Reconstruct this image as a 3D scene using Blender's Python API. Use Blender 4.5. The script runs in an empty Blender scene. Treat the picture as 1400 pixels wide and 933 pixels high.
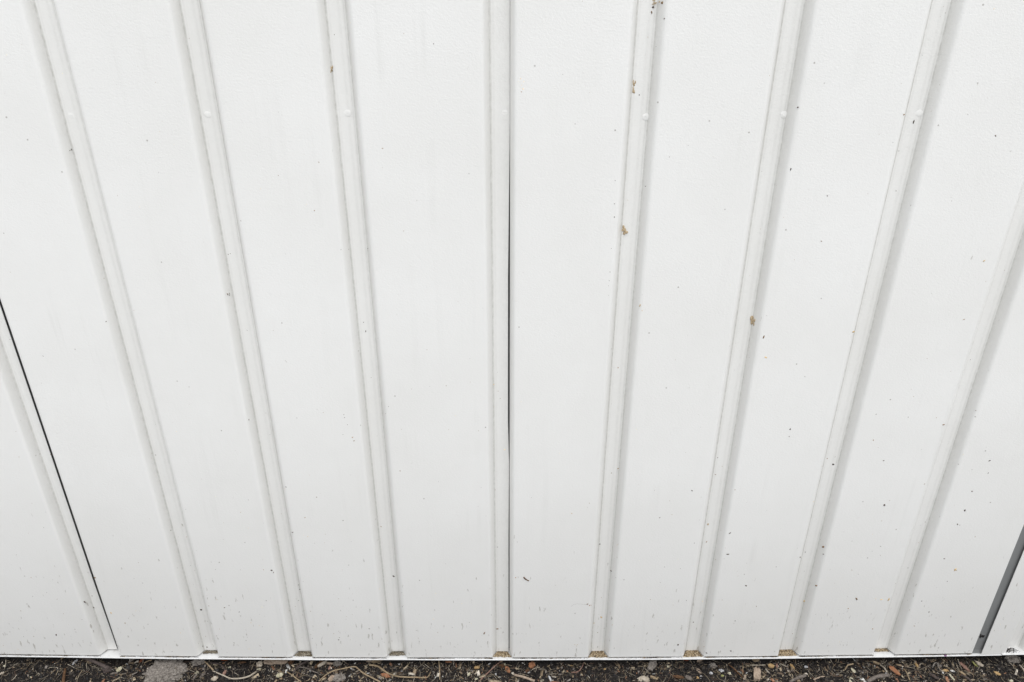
import bpy, math, random
import numpy as np
from mathutils import Vector, noise as mnoise

# ------------------------------------------------------------------ camera, sky, sun, exposure
scene = bpy.context.scene
COL = scene.collection
random.seed(7)
RNG = np.random.default_rng(11)

PITCH = math.radians(25.0)
FPX = 933.0                                  # focal length in pixels of a 1400 px wide frame (24 mm on 36 mm)
CAM = np.array([0.0, -0.7026, 0.8335])
cam_data = bpy.data.cameras.new('camera')
cam = bpy.data.objects.new('camera', cam_data)
COL.objects.link(cam)
cam.location = CAM
cam.rotation_euler = (math.radians(90) - PITCH, 0, 0)
cam_data.sensor_width = 36.0
cam_data.lens = 36.0 * FPX / 1400.0
cam_data.shift_x = 5.0 / 1400.0
cam_data.clip_start = 0.01
cam_data.clip_end = 500.0
scene.camera = cam

SUN_EL, SUN_AZ = math.radians(67), math.radians(20)      # azimuth measured from the wall's normal towards the right
world = bpy.data.worlds.new('World')
scene.world = world
world.use_nodes = True
wn, wl = world.node_tree.nodes, world.node_tree.links
wn.clear()
sky = wn.new('ShaderNodeTexSky')
sky.sky_type = 'NISHITA'
sky.sun_disc = False
sky.sun_elevation = SUN_EL
sky.sun_rotation = math.pi - SUN_AZ
sky.air_density = 1.0
sky.dust_density = 1.5
sky.ozone_density = 1.0
hs = wn.new('ShaderNodeHueSaturation')
hs.inputs['Saturation'].default_value = 0.22             # a thin even overcast
bg = wn.new('ShaderNodeBackground')
bg.inputs['Strength'].default_value = 0.15
wo = wn.new('ShaderNodeOutputWorld')
wl.new(sky.outputs['Color'], hs.inputs['Color'])
wl.new(hs.outputs['Color'], bg.inputs['Color'])
wl.new(bg.outputs['Background'], wo.inputs['Surface'])

sun_data = bpy.data.lights.new('sun', 'SUN')
sun_data.energy = 0.8
sun_data.angle = math.radians(60)
sun_data.color = (1.0, 0.985, 0.965)
sun = bpy.data.objects.new('sun', sun_data)
COL.objects.link(sun)
sd = Vector((math.cos(SUN_EL) * math.sin(SUN_AZ), -math.cos(SUN_EL) * math.cos(SUN_AZ), math.sin(SUN_EL)))
sun.rotation_euler = sd.to_track_quat('Z', 'Y').to_euler()
sun.location = (2, -3, 4)

scene.view_settings.view_transform = 'Standard'
scene.view_settings.look = 'None'
scene.view_settings.gamma = 1.0
scene.view_settings.exposure = 0.62
scene.render.engine = 'CYCLES'
scene.cycles.max_bounces = 9
scene.cycles.diffuse_bounces = 8
scene.cycles.use_denoising = True

# ------------------------------------------------------------------ helpers
MM = 0.001


def lin(r, g, b):
    def f(c):
        c /= 255.0
        return c / 12.92 if c <= 0.04045 else ((c + 0.055) / 1.055) ** 2.4
    return (f(r), f(g), f(b))


def ray(px, py):
    f = np.array([0, math.cos(PITCH), -math.sin(PITCH)])
    u = np.array([0, math.sin(PITCH), math.cos(PITCH)])
    return f * FPX + np.array([1.0, 0, 0]) * (px - 695.0) + u * (466.5 - py)


def bx(px):                                   # pixel column along the wall's foot -> metres along the wall
    d = ray(px, 899)
    return float((CAM + d * (-CAM[1] / d[1]))[0])


def ground_at(px, py, z=-0.016):
    d = ray(px, py)
    t = (z - CAM[2]) / d[2]
    p = CAM + d * t
    return float(p[0]), float(p[1])


def tag(o, label=None, cat=None, group=None, kind=None):
    if label: o['label'] = label
    if cat: o['category'] = cat
    if group: o['group'] = group
    if kind: o['kind'] = kind
    return o


def mesh_obj(name, verts, faces, mat, parent=None, smooth=True, cols=None):
    me = bpy.data.meshes.new(name)
    me.from_pydata([tuple(v) for v in verts], [], [tuple(f) for f in faces])
    if smooth:
        me.polygons.foreach_set('use_smooth', [True] * len(me.polygons))
    if cols is not None:
        ca = me.color_attributes.new('Col', 'FLOAT_COLOR', 'POINT')
        ca.data.foreach_set('color', np.asarray(cols, dtype=np.float32).ravel())
    me.materials.append(mat)
    me.update()
    o = bpy.data.objects.new(name, me)
    COL.objects.link(o)
    if parent is not None:
        o.parent = parent
    return o


def big_mesh(name, V, F, mat, cols=None, smooth=False):
    """V (n,3), F (m,3) triangles, fast"""
    me = bpy.data.meshes.new(name)
    me.vertices.add(len(V)); me.loops.add(len(F) * 3); me.polygons.add(len(F))
    me.vertices.foreach_set('co', V.astype(np.float32).ravel())
    me.loops.foreach_set('vertex_index', F.astype(np.int32).ravel())
    me.polygons.foreach_set('loop_start', np.arange(0, len(F) * 3, 3, dtype=np.int32))
    if smooth:
        me.polygons.foreach_set('use_smooth', np.ones(len(F), dtype=bool))
    me.update(calc_edges=True)
    if cols is not None:
        ca = me.color_attributes.new('Col', 'FLOAT_COLOR', 'POINT')
        ca.data.foreach_set('color', cols.astype(np.float32).ravel())
    me.materials.append(mat)
    o = bpy.data.objects.new(name, me)
    COL.objects.link(o)
    return o


def empty(name, loc=(0, 0, 0)):
    o = bpy.data.objects.new(name, None)
    o.empty_display_size = 0.05
    o.location = loc
    COL.objects.link(o)
    return o


# ------------------------------------------------------------------ materials
class NT:
    def __init__(self, name):
        self.m = bpy.data.materials.new(name)
        self.m.use_nodes = True
        self.n, self.l = self.m.node_tree.nodes, self.m.node_tree.links
        self.b = self.n['Principled BSDF']

    def new(self, t, **kw):
        x = self.n.new(t)
        for k, v in kw.items():
            setattr(x, k, v)
        return x

    def link(self, a, b):
        self.l.new(a, b)

    def noise(self, vec, scale, detail=4, rough=0.55, dist=0.0):
        x = self.new('ShaderNodeTexNoise')
        x.inputs['Scale'].default_value = scale
        x.inputs['Detail'].default_value = detail
        x.inputs['Roughness'].default_value = rough
        x.inputs['Distortion'].default_value = dist
        self.link(vec, x.inputs['Vector'])
        return x.outputs['Fac']

    def ramp(self, fac, stops):
        x = self.new('ShaderNodeValToRGB')
        e = x.color_ramp.elements
        while len(e) < len(stops):
            e.new(0.5)
        for q, (p, c) in zip(e, stops):
            q.position = p
            q.color = (*c, 1) if len(c) == 3 else c
        self.link(fac, x.inputs['Fac'])
        return x.outputs['Color']

    def mix(self, fac, a, b, mode='MIX'):
        x = self.new('ShaderNodeMix', data_type='RGBA', blend_type=mode)
        for s, v in ((x.inputs[0], fac), (x.inputs[6], a), (x.inputs[7], b)):
            if isinstance(v, bpy.types.NodeSocket):
                self.link(v, s)
            elif isinstance(v, (int, float)):
                s.default_value = v
            else:
                s.default_value = (*v, 1)
        return x.outputs[2]

    def math(self, op, a, b=0.0):
        x = self.new('ShaderNodeMath', operation=op)
        for s, v in ((x.inputs[0], a), (x.inputs[1], b)):
            if isinstance(v, bpy.types.NodeSocket):
                self.link(v, s)
            else:
                s.default_value = v
        return x.outputs[0]

    def coords(self, scale=(1, 1, 1)):
        tc = self.new('ShaderNodeTexCoord')
        mp = self.new('ShaderNodeMapping')
        mp.inputs['Scale'].default_value = scale
        self.link(tc.outputs['Object'], mp.inputs['Vector'])
        return mp.outputs['Vector']

    def bump(self, h, strength, dist):
        x = self.new('ShaderNodeBump')
        x.inputs['Strength'].default_value = strength
        x.inputs['Distance'].default_value = dist
        self.link(h, x.inputs['Height'])
        self.link(x.outputs['Normal'], self.b.inputs['Normal'])


def paint_material():
    t = NT('white_painted_steel')
    v = t.coords()
    base = (0.812, 0.801, 0.768)
    # faint uneven ageing of the paint
    age = t.noise(v, 5.0, 5, 0.6)
    col = t.mix(t.ramp(age, [(0.35, (0, 0, 0)), (0.70, (0.9, 0.9, 0.9))]), base, (0.765, 0.752, 0.715))
    # rain run streaks: noise stretched along the height
    vs = t.coords((70, 70, 2.2))
    st = t.ramp(t.noise(vs, 1.0, 4, 0.65), [(0.54, (0, 0, 0)), (0.72, (0.22, 0.22, 0.22))])
    st2 = t.ramp(t.noise(v, 9.0, 3), [(0.45, (0, 0, 0)), (0.7, (1, 1, 1))])
    col = t.mix(t.math('MULTIPLY', st, st2), col, (0.55, 0.54, 0.50))
    # splashed mud flecks, densest over the lowest hand's breadth
    sep = t.new('ShaderNodeSeparateXYZ'); t.link(v, sep.inputs[0])
    low = t.new('ShaderNodeMapRange')
    low.inputs['From Min'].default_value = 0.0; low.inputs['From Max'].default_value = 0.3
    low.inputs['To Min'].default_value = 0.115; low.inputs['To Max'].default_value = 0.0
    t.link(sep.outputs['Z'], low.inputs['Value'])
    vl = t.coords((1, 1, 0.3))
    fl = t.noise(vl, 190, 3, 0.6)
    patch = t.noise(v, 14, 3, 0.6)
    thr = t.math('ADD', fl, t.math('ADD', low.outputs[0], t.math('MULTIPLY', patch, 0.16)))
    fmask = t.ramp(thr, [(0.815, (0, 0, 0)), (0.87, (0.55, 0.55, 0.55))])
    col = t.mix(fmask, col, (0.30, 0.27, 0.22))
    # sparse dark pin specks all over
    vo = t.new('ShaderNodeTexVoronoi'); vo.inputs['Scale'].default_value = 75
    t.link(v, vo.inputs['Vector'])
    sp = t.ramp(vo.outputs['Distance'], [(0.045, (1, 1, 1)), (0.085, (0, 0, 0))])
    cs = t.new('ShaderNodeSeparateColor'); t.link(vo.outputs['Color'], cs.inputs[0])
    pick = t.ramp(cs.outputs[0], [(0.86, (0, 0, 0)), (0.90, (1, 1, 1))])
    col = t.mix(t.math('MULTIPLY', t.math('MULTIPLY', sp, pick), 0.6), col, (0.20, 0.17, 0.13))
    # groove grime and dust plus painted recess shade (attribute on the groove vertices)
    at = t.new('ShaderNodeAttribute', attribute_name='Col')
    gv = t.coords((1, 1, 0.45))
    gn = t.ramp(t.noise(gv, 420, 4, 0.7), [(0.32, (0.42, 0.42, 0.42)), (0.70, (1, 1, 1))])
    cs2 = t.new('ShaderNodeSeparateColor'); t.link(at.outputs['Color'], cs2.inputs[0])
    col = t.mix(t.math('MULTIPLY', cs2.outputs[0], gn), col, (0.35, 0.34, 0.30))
    t.link(col, t.b.inputs['Base Color'])
    rr = t.ramp(age, [(0.3, (0.30, 0.30, 0.30)), (0.8, (0.42, 0.42, 0.42))])
    t.link(rr, t.b.inputs['Roughness'])
    t.b.inputs['IOR'].default_value = 1.58
    # orange-peel embossing
    ev = t.coords((1, 1, 1.6))
    e1 = t.noise(ev, 360, 2, 0.5, 0.6)
    e2 = t.noise(v, 900, 2, 0.5)
    t.bump(t.math('ADD', e1, t.math('MULTIPLY', e2, 0.4)), 0.6, 0.00035)
    return t.m


def organic(name, c1, c2, scale=300, rough=0.85, bump=0.5, stretch=(1, 1, 1), usecol=False):
    t = NT(name)
    c1, c2 = tuple(q * 0.72 for q in c1), tuple(q * 0.72 for q in c2)
    v = t.coords(stretch)
    n = t.noise(v, scale, 5, 0.65)
    col = t.ramp(n, [(0.3, c1), (0.7, c2)])
    if usecol:
        at = t.new('ShaderNodeAttribute', attribute_name='Col')
        g = t.ramp(n, [(0.3, (0.55, 0.55, 0.55)), (0.7, (1.25, 1.25, 1.25))])
        col = t.mix(1.0, at.outputs['Color'], g, 'MULTIPLY')
    t.link(col, t.b.inputs['Base Color'])
    t.b.inputs['Roughness'].default_value = rough
    t.b.inputs['Specular IOR Level'].default_value = 0.25
    t.bump(n, bump, 0.001)
    return t.m


PAINT = paint_material()

tf = NT('flashing_paint')
_v = tf.coords()
_n = tf.noise(_v, 120, 5, 0.7)
_c = tf.mix(tf.ramp(_n, [(0.55, (0, 0, 0)), (0.75, (0.8, 0.8, 0.8))]), (0.68, 0.68, 0.67), (0.34, 0.32, 0.27))
tf.link(_c, tf.b.inputs['Base Color'])
tf.b.inputs['Roughness'].default_value = 0.4
FLASH = tf.m

tg = NT('grey_and_gap_shade')  # this grey also carries the shade of the open gap
_v = tg.coords((1, 1, 0.3))
_n = tg.noise(_v, 60, 5, 0.6)
tg.link(tg.ramp(_n, [(0.3, (0.185, 0.188, 0.184)), (0.7, (0.215, 0.218, 0.213))]), tg.b.inputs['Base Color'])
tg.b.inputs['Roughness'].default_value = 0.55
GREY = tg.m

SOIL = NT('garden_soil')
_v = SOIL.coords()
_n1 = SOIL.noise(_v, 420, 6, 0.7)
_n2 = SOIL.noise(_v, 22, 4, 0.6)
_c = SOIL.ramp(_n1, [(0.3, lin(24, 21, 19)), (0.55, lin(44, 39, 36)), (0.75, lin(84, 76, 68))])
_c = SOIL.mix(SOIL.ramp(_n2, [(0.4, (0, 0, 0)), (0.65, (0.7, 0.7, 0.7))]), _c, lin(47, 45, 44))
SOIL.link(_c, SOIL.b.inputs['Base Color'])
SOIL.b.inputs['Roughness'].default_value = 0.95
SOIL.b.inputs['Specular IOR Level'].default_value = 0.2
SOIL.bump(_n1, 1.0, 0.002)
SOIL = SOIL.m

CRUMB = organic('crumb_colours', (0, 0, 0), (1, 1, 1), 700, 0.9, 0.4, usecol=True)
M = {
    'tan': organic('dry_straw', lin(138, 118, 92), lin(188, 168, 138), 400, 0.8, 0.4, (1, 1, 1)),
    'pale': organic('pale_dry_wood', lin(165, 150, 130), lin(215, 205, 188), 350),
    'pinkwood': organic('pinkish_dry_wood', lin(146, 124, 106), lin(204, 186, 165), 350),
    'grey': organic('weathered_grey_wood', lin(84, 76, 72), lin(150, 140, 130), 350),
    'darkgrey': organic('dark_weathered_twig', lin(62, 54, 52), lin(112, 100, 94), 300),
    'brown': organic('brown_bark', lin(70, 50, 36), lin(128, 96, 68), 350),
    'orange': organic('orange_dry_leaf', lin(142, 92, 64), lin(196, 146, 110), 300),
    'rust': organic('rust_brown_leaf', lin(110, 58, 38), lin(160, 98, 66), 300),
    'amber': organic('amber_seed', lin(172, 136, 88), lin(216, 186, 138), 300),
    'white': organic('white_petal', lin(190, 190, 192), lin(232, 232, 232), 300, 0.6, 0.2),
    'cream': organic('cream_husk', lin(190, 182, 150), lin(228, 222, 200), 300),
    'ash': organic('ash_grey_clod', lin(92, 85, 79), lin(180, 172, 162), 420, 0.95, 1.0),
    'rose': organic('rose_brown_stem', lin(128, 96, 84), lin(176, 144, 128), 300),
    'green': organic('yellow_green_bit', lin(140, 138, 80), lin(190, 190, 130), 300),
    'magenta': organic('magenta_petal', lin(120, 72, 118), lin(165, 115, 160), 300, 0.6, 0.2),
    'sand': organic('sandy_dirt', lin(112, 88, 56), lin(196, 168, 122), 900, 0.95, 0.8),
    'drab': organic('drab_dirt', lin(78, 70, 58), lin(165, 156, 138), 700, 0.95, 0.8),
    'black': organic('black_dirt', lin(24, 22, 22), lin(64, 60, 58), 700, 0.95, 0.8),
    'mud': organic('dried_mud', lin(186, 158, 120), lin(232, 214, 182), 900, 0.95, 0.3),
}

# ------------------------------------------------------------------ the ribbed wall
DEPTH, WF, WO = 10.5 * MM, 9.6 * MM, 15.2 * MM
THK = 0.7 * MM
TOP = 2.45
G_ALL = [152, 285, 413.5, 542, 687, 818, 948, 1077.5, 1207.5]
GX = [bx(p) for p in G_ALL]
X_CEND = bx(1326.5)
X_DSTART = bx(1338.5)
X_DGRV = bx(1386)
D_OUT = -1.4 * MM


def sag(x):                                   # the base flashing was not laid quite level
    u = x / 0.74
    return (0.2 + 8.8 * u * u + 1.6 * u) * MM if abs(u) < 1.25 else (14.0 + 1.6 * u) * MM


def zlevels():
    z = list(np.linspace(0, 1.1, 111)) + list(np.linspace(1.15, TOP, 16))
    return z


def round_poly(pts, r, n=5):
    """polyline corners rounded by arcs; returns points and a crease weight"""
    out = [pts[0]]
    for i in range(1, len(pts) - 1):
        p0, p1, p2 = (np.array(q[:2]) for q in pts[i - 1:i + 2])
        w = pts[i][2]
        a, b = p0 - p1, p2 - p1
        la, lb = np.linalg.norm(a), np.linalg.norm(b)
        rr = pts[i][3] if len(pts[i]) > 3 else r
        k = min(rr, la * 0.48, lb * 0.48)
        s, e = p1 + a / la * k, p1 + b / lb * k
        for j in range(n + 1):
            t = j / n
            q = (1 - t) ** 2 * s + 2 * t * (1 - t) * p1 + t * t * e
            out.append((q[0], q[1], w * (1 - abs(2 * t - 1) * 0.6)))
    out.append(pts[-1])
    return out


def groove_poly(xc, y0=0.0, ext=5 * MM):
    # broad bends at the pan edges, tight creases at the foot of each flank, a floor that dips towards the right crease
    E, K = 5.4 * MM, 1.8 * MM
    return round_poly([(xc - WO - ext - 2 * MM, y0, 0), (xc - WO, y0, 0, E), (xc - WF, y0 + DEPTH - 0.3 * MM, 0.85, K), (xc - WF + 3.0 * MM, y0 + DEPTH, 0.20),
                       (xc + WF - 7.0 * MM, y0 + DEPTH, 0.22), (xc + WF - 2.2 * MM, y0 + DEPTH + 0.5 * MM, 0.42), (xc + WF, y0 + DEPTH + 0.2 * MM, 0.75, K), (xc + WO, y0, 0, E), (xc + WO + ext + 2 * MM, y0, 0)], 3.0 * MM)  # weights: grime plus shade painted deeper towards the right crease


def gap_left(z):                              # open lap of the leftmost seam, closing towards the foot
    return (2.9 + 1.3 * min(1.0, max(0, z) / 0.14)) * MM


def gap_mid(z):                               # open lap of the middle seam
    g = 0.0
    if z > 0.74:
        g = 0.0
    elif z > 0.33:
        g = 1.8 * min(1, (0.74 - z) / 0.16) * min(1, (z - 0.33) / 0.08 + 0.2)
    else:
        g = 0.3 + 0.75 * min(1, (0.33 - z) / 0.12)
    return g * MM


def ribbon(name, poly, parent, edge_lo=False, edge_hi=False, zoff=0.0, xfun=None, yfun=None):
    zl = zlevels()
    P = np.array(poly)
    tx = np.gradient(P[:, 0]); ty = np.gradient(P[:, 1])
    ln = np.hypot(tx, ty); nx, ny = -ty / ln, tx / ln           # back side (+y on flats)
    n = len(P)
    V, C = [], []
    for side in (0, 1):
        for k, z in enumerate(zl):
            for i in range(n):
                x, y, w = P[i]
                zz = z
                if k < 12:
                    zz = z + (sag(x) + zoff) * (1 - k / 12.0)
                if xfun: x = x + xfun(i / (n - 1), z)
                if yfun: y = y + yfun(i / (n - 1), z)
                x += 0.3 * MM * mnoise.noise(Vector((x * 4, z * 2.3, 1.7)))
                y += 0.4 * MM * mnoise.noise(Vector((x * 7, z * 3.0, 9.1)))
                V.append((x + side * THK * nx[i], y + side * THK * ny[i], zz))
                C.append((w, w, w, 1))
    m = len(zl)
    idx = lambda s, k, i: (s * m + k) * n + i
    F = []
    for k in range(m - 1):
        for i in range(n - 1):
            F.append((idx(0, k, i), idx(0, k, i + 1), idx(0, k + 1, i + 1), idx(0, k + 1, i)))
            F.append((idx(1, k, i), idx(1, k + 1, i), idx(1, k + 1, i + 1), idx(1, k, i + 1)))
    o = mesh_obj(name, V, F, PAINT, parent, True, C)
    # separate crisp rim along the foot and head of the sheet
    me = o.data
    rim_v, rim_f = [], []
    for k in range(m - 1):
        if edge_lo:
            rim_f.append((idx(0, k, 0), idx(0, k + 1, 0), idx(1, k + 1, 0), idx(1, k, 0)))
        if edge_hi:
            rim_f.append((idx(0, k, n - 1), idx(1, k, n - 1), idx(1, k + 1, n - 1), idx(0, k + 1, n - 1)))
    for i in range(n - 1):
        rim_f.append((idx(0, 0, i), idx(1, 0, i), idx(1, 0, i + 1), idx(0, 0, i + 1)))
        rim_f.append((idx(0, m - 1, i), idx(0, m - 1, i + 1), idx(1, m - 1, i + 1), idx(1, m - 1, i)))
    V2 = list(V); C2 = list(C); remap = {}
    F2 = list(F)
    for f in rim_f:
        g = []
        for q in f:
            if q not in remap:
                remap[q] = len(V2); V2.append(V[q]); C2.append((0, 0, 0, 1))
            g.append(remap[q])
        F2.append(tuple(g))
    me.clear_geometry()
    me.from_pydata(V2, [], F2)
    me.polygons.foreach_set('use_smooth', [True] * len(me.polygons))
    if 'Col' in me.color_attributes:
        me.color_attributes.remove(me.color_attributes['Col'])
    ca = me.color_attributes.new('Col', 'FLOAT_COLOR', 'POINT')
    ca.data.foreach_set('color', np.asarray(C2, dtype=np.float32).ravel())
    me.update()
    return o


def flat_pts(x0, x1, y0=0.0):
    n = max(3, int((x1 - x0) / 0.012))
    return [(x, y0, 0.0) for x in np.linspace(x0, x1, n)]


wall = empty('ribbed_metal_wall', (0, 0, 0))
tag(wall, 'white painted ribbed sheet metal wall standing behind a strip of soil', 'wall', None, 'thing')
EXT = 7 * MM


def join_flats(name, spans, parent, y0=0.0, zoff=0.0, ends=(None, None)):
    """the flat pans of one sheet: one mesh per sheet, grooves are its children"""
    objs = []
    for j, (a, b) in enumerate(spans):
        objs.append(ribbon(name, flat_pts(a, b, y0), None, edge_lo=(j == 0 and ends[0]), edge_hi=(j == len(spans) - 1 and ends[1]), zoff=zoff))
    V, F, C = [], [], []
    for o in objs:
        me = o.data
        off = len(V)
        V += [tuple(v.co) for v in me.vertices]
        F += [tuple(i + off for i in p.vertices) for p in me.polygons]
        C += [(0, 0, 0, 1)] * len(me.vertices)
        COL.objects.unlink(o); bpy.data.objects.remove(o); bpy.data.meshes.remove(me)
    return mesh_obj(name, V, F, PAINT, parent, True, C)


def whole_groove(xc, parent, y0=0.0, zoff=0.0):
    return ribbon('groove', groove_poly(xc, y0), parent, zoff=zoff)


# sheet A: from beyond the frame to the floor of the leftmost seam groove
XA0 = GX[0] - 0.42
gA = [GX[0] - 0.32, GX[0] - 0.185]
spansA = [(XA0, gA[0] - WO - EXT), (gA[0] + WO + EXT, gA[1] - WO - EXT), (gA[1] + WO + EXT, GX[0] - WO - EXT)]
sheetA = join_flats('cladding_sheet', spansA, wall, ends=(True, False))
for g in gA: whole_groove(g, sheetA)


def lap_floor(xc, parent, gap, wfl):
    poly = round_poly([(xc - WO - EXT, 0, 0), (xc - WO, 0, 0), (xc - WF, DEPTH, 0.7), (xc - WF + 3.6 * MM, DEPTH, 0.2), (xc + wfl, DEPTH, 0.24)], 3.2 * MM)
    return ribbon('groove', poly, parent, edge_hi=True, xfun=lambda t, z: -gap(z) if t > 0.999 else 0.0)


def lap_flank(xc, parent, xl, depth=DEPTH - 0.5 * MM):
    poly = round_poly([(xl, depth, 0), (xc + WO - 1 * MM, 0, 0), (xc + WO + EXT, 0, 0)], 3.0 * MM)
    return ribbon('groove_flank', poly, parent, edge_lo=True)


lap_floor(GX[0], sheetA, gap_left, 7.5 * MM)
# sheet B
spansB = [(GX[0] + WO + EXT, GX[1] - WO - EXT)] + [(GX[i] + WO + EXT, GX[i + 1] - WO - EXT) for i in range(1, 4)]
sheetB = join_flats('cladding_sheet', spansB, wall)
lap_flank(GX[0], sheetB, GX[0] + 8.2 * MM)
for i in (1, 2, 3): whole_groove(GX[i], sheetB)
lap_floor(GX[4], sheetB, gap_mid, 9.9 * MM)
# sheet C
spansC = [(GX[i] + WO + EXT, GX[i + 1] - WO - EXT) for i in range(4, 8)] + [(GX[8] + WO + EXT, X_CEND)]
sheetC = join_flats('cladding_sheet', spansC, wall, ends=(False, True))
lap_flank(GX[4], sheetC, GX[4] + 10.2 * MM)
for i in (5, 6, 7, 8): whole_groove(GX[i], sheetC)
# sheet D, a separate sheet standing a little proud beyond the grey gap
gD = [X_DGRV + 0.137 * k for k in range(4)]
spansD = [(X_DSTART, gD[0] - WO - EXT)] + [(gD[i] + WO + EXT, gD[i + 1] - WO - EXT) for i in range(3)] + [(gD[3] + WO + EXT, gD[3] + 0.07)]
sheetD = join_flats('cladding_sheet', spansD, wall, y0=D_OUT, zoff=-1.0 * MM, ends=(True, True))
for g in gD: whole_groove(g, sheetD, y0=D_OUT, zoff=-1.0 * MM)
tag(sheetA, 'sheet at the far left ending in an open lap')
tag(sheetB, 'sheet between the two open laps')
tag(sheetC, 'wide sheet between the middle lap and the grey gap')
tag(sheetD, 'separate sheet beyond the dark grey gap')

SURF = []
for g in GX:
    SURF += [(g - WO, 0), (g - WF, DEPTH), (g + WF, DEPTH), (g + WO, 0)]
SURF += [(X_CEND, 0), (X_CEND + 1e-4, 0.0018), (X_DSTART - 1e-4, 0.0018), (X_DSTART, D_OUT), (X_DGRV - WO, D_OUT), (X_DGRV - WF, DEPTH + D_OUT), (X_DGRV + WF, DEPTH + D_OUT), (X_DGRV + WO, D_OUT), (2, D_OUT)]
SURF = np.array([(-2, 0)] + SURF)


def wall_at(px, py):
    d = ray(px, py)
    for y in np.linspace(-0.006, 0.018, 120):
        t = (y - CAM[1]) / d[1]
        p = CAM + d * t
        if y >= np.interp(p[0], SURF[:, 0], SURF[:, 1]):
            return p
    return p


# backing behind the sheets: shows only through the laps and the gap
def box(name, x0, x1, y0, y1, z0, z1, mat, parent=None, bev=0.0):
    V = [(x, y, z) for z in (z0, z1) for y in (y0, y1) for x in (x0, x1)]
    F = [(0, 2, 3, 1), (4, 5, 7, 6), (0, 1, 5, 4), (2, 6, 7, 3), (0, 4, 6, 2), (1, 3, 7, 5)]
    o = mesh_obj(name, V, F, mat, parent, False)
    if bev:
        md = o.modifiers.new('bevel', 'BEVEL'); md.width = bev; md.segments = 2
    return o


XR = gD[3] + 0.07
box('backing_board', XA0, XR, 0.0185, 0.05, -0.0005, TOP - 0.01, GREY, wall)
gap_shade_strip = box('gap_shade_strip', X_CEND - 0.012, X_DSTART + 0.012, 0.0018, 0.0183, 0.0055 + sag(X_CEND), TOP - 0.02, GREY, wall)  # grey strip put in for the gap's shaded depth
box('gap_shade_foot', X_CEND - 0.012, X_DSTART + 0.012, 0.0010, 0.0183, -0.004 + sag(X_CEND), 0.0050 + sag(X_CEND), GREY, wall, 0.0004)  # foot of the same painted gap shade

# base flashing: three lapped lengths of folded sheet with a rounded front hem
LEDGE = -2.4 * MM


def flashing(x0, x1, out, zo, label):
    xs = np.linspace(x0, x1, max(8, int((x1 - x0) / 0.02)))
    prof = [(0.018, 0.0), (0.004, 0.0), (-out + 0.9 * MM, 0.0), (-out + 0.4 * MM, -0.12 * MM), (-out + 0.1 * MM, -0.45 * MM), (-out, -1.0 * MM), (-out + 0.3 * MM, -1.4 * MM),
            (-out + 1.1 * MM, -1.5 * MM), (0.018, -1.4 * MM)]
    V, F = [], []
    n = len(prof)
    for x in xs:
        w = 0.5 * MM * mnoise.noise(Vector((x * 9, 3.3, zo * 900)))
        w2 = 0.35 * MM * mnoise.noise(Vector((x * 12, 8.3, 1)))
        for (y, z) in prof:
            V.append((x, y + (w if y < 0 else 0), z + LEDGE + zo + sag(x) + (w2 if y < 0 else 0)))
    for k in range(len(xs) - 1):
        for i in range(n):
            j = (i + 1) % n
            F.append((k * n + i, k * n + j, (k + 1) * n + j, (k + 1) * n + i))
    F.append(tuple(range(n))); F.append(tuple(reversed([(len(xs) - 1) * n + i for i in range(n)])))
    o = mesh_obj('base_flashing', V, F, FLASH, wall, True)
    md = o.modifiers.new('split', 'EDGE_SPLIT'); md.split_angle = math.radians(50)
    return tag(o, label)


flashing(XA0, bx(88), 2.3 * MM, 0.0, 'short length of white base flashing at the far left')
flashing(bx(88) + 0.3 * MM, bx(1366), 2.6 * MM, 0.2 * MM, 'long white base flashing under most of the wall')
flashing(bx(1366) + 0.3 * MM, XR, 3.4 * MM, 1.8 * MM, 'base flashing length set slightly higher at the far right')
box('plinth', XA0, XR, 0.014, 0.12, -0.3, -0.013, GREY, wall)

# pressed dimples on the groove floors, all at one height, with the paint running over them
def dome(name, c, rx, rz, h, mat, parent=None, jit=0.0, seed=0, normal='y'):
    rnd = random.Random(seed)
    V, F = [], []
    rings, seg = 4, 12
    for r in range(rings + 1):
        a = r / rings * math.pi / 2
        for s in range(seg):
            b = s / seg * 2 * math.pi
            k = 1 + jit * (rnd.random() - 0.5)
            V.append((c[0] + math.cos(a) * math.cos(b) * rx * k, c[1] - math.sin(a) * h * k + 0.15 * MM, c[2] + math.cos(a) * math.sin(b) * rz * k))
    for r in range(rings):
        for s in range(seg):
            t = (s + 1) % seg
            F.append((r * seg + s, r * seg + t, (r + 1) * seg + t, (r + 1) * seg + s))
    F.append(tuple(range(rings * seg, rings * seg + seg)))
    return mesh_obj(name, V, F, mat, parent, True)


for px, py, sh in ((97, 158, sheetB), (284, 157, sheetB), (475, 155, sheetB), (690, 154, sheetB), (883, 160, sheetC), (1072, 157, sheetC), (1257, 155, sheetC)):
    p = wall_at(px, py)
    o = dome('dimple', (p[0], DEPTH, p[2]), 3.8 * MM, 3.4 * MM, 0.40 * MM, PAINT, sh, 0.1, int(px))
    ca = o.data.color_attributes.new('Col', 'FLOAT_COLOR', 'POINT')
    ca.data.foreach_set('color', [0.0, 0.0, 0.0, 1.0] * len(o.data.vertices))

# ------------------------------------------------------------------ the ground
SOILZ = -0.017


def soil_h(x, y):
    f = 1.0 if y > -0.7 else max(0.0, 1 - (-0.7 - y) / 2)
    v = Vector((x * 14, y * 14, 0.3))
    h = 2.6 * MM * mnoise.noise(v)
    h += 2.2 * MM * mnoise.noise(Vector((x * 55, y * 55, 4.1))) * f
    h += 1.3 * MM * mnoise.noise(Vector((x * 160, y * 160, 7.7))) * f
    if abs(x) < 1.6: h += sag(x)
    return SOILZ + h - 0.004 * min(1, max(0, (y + 0.02) / 0.02))


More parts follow.
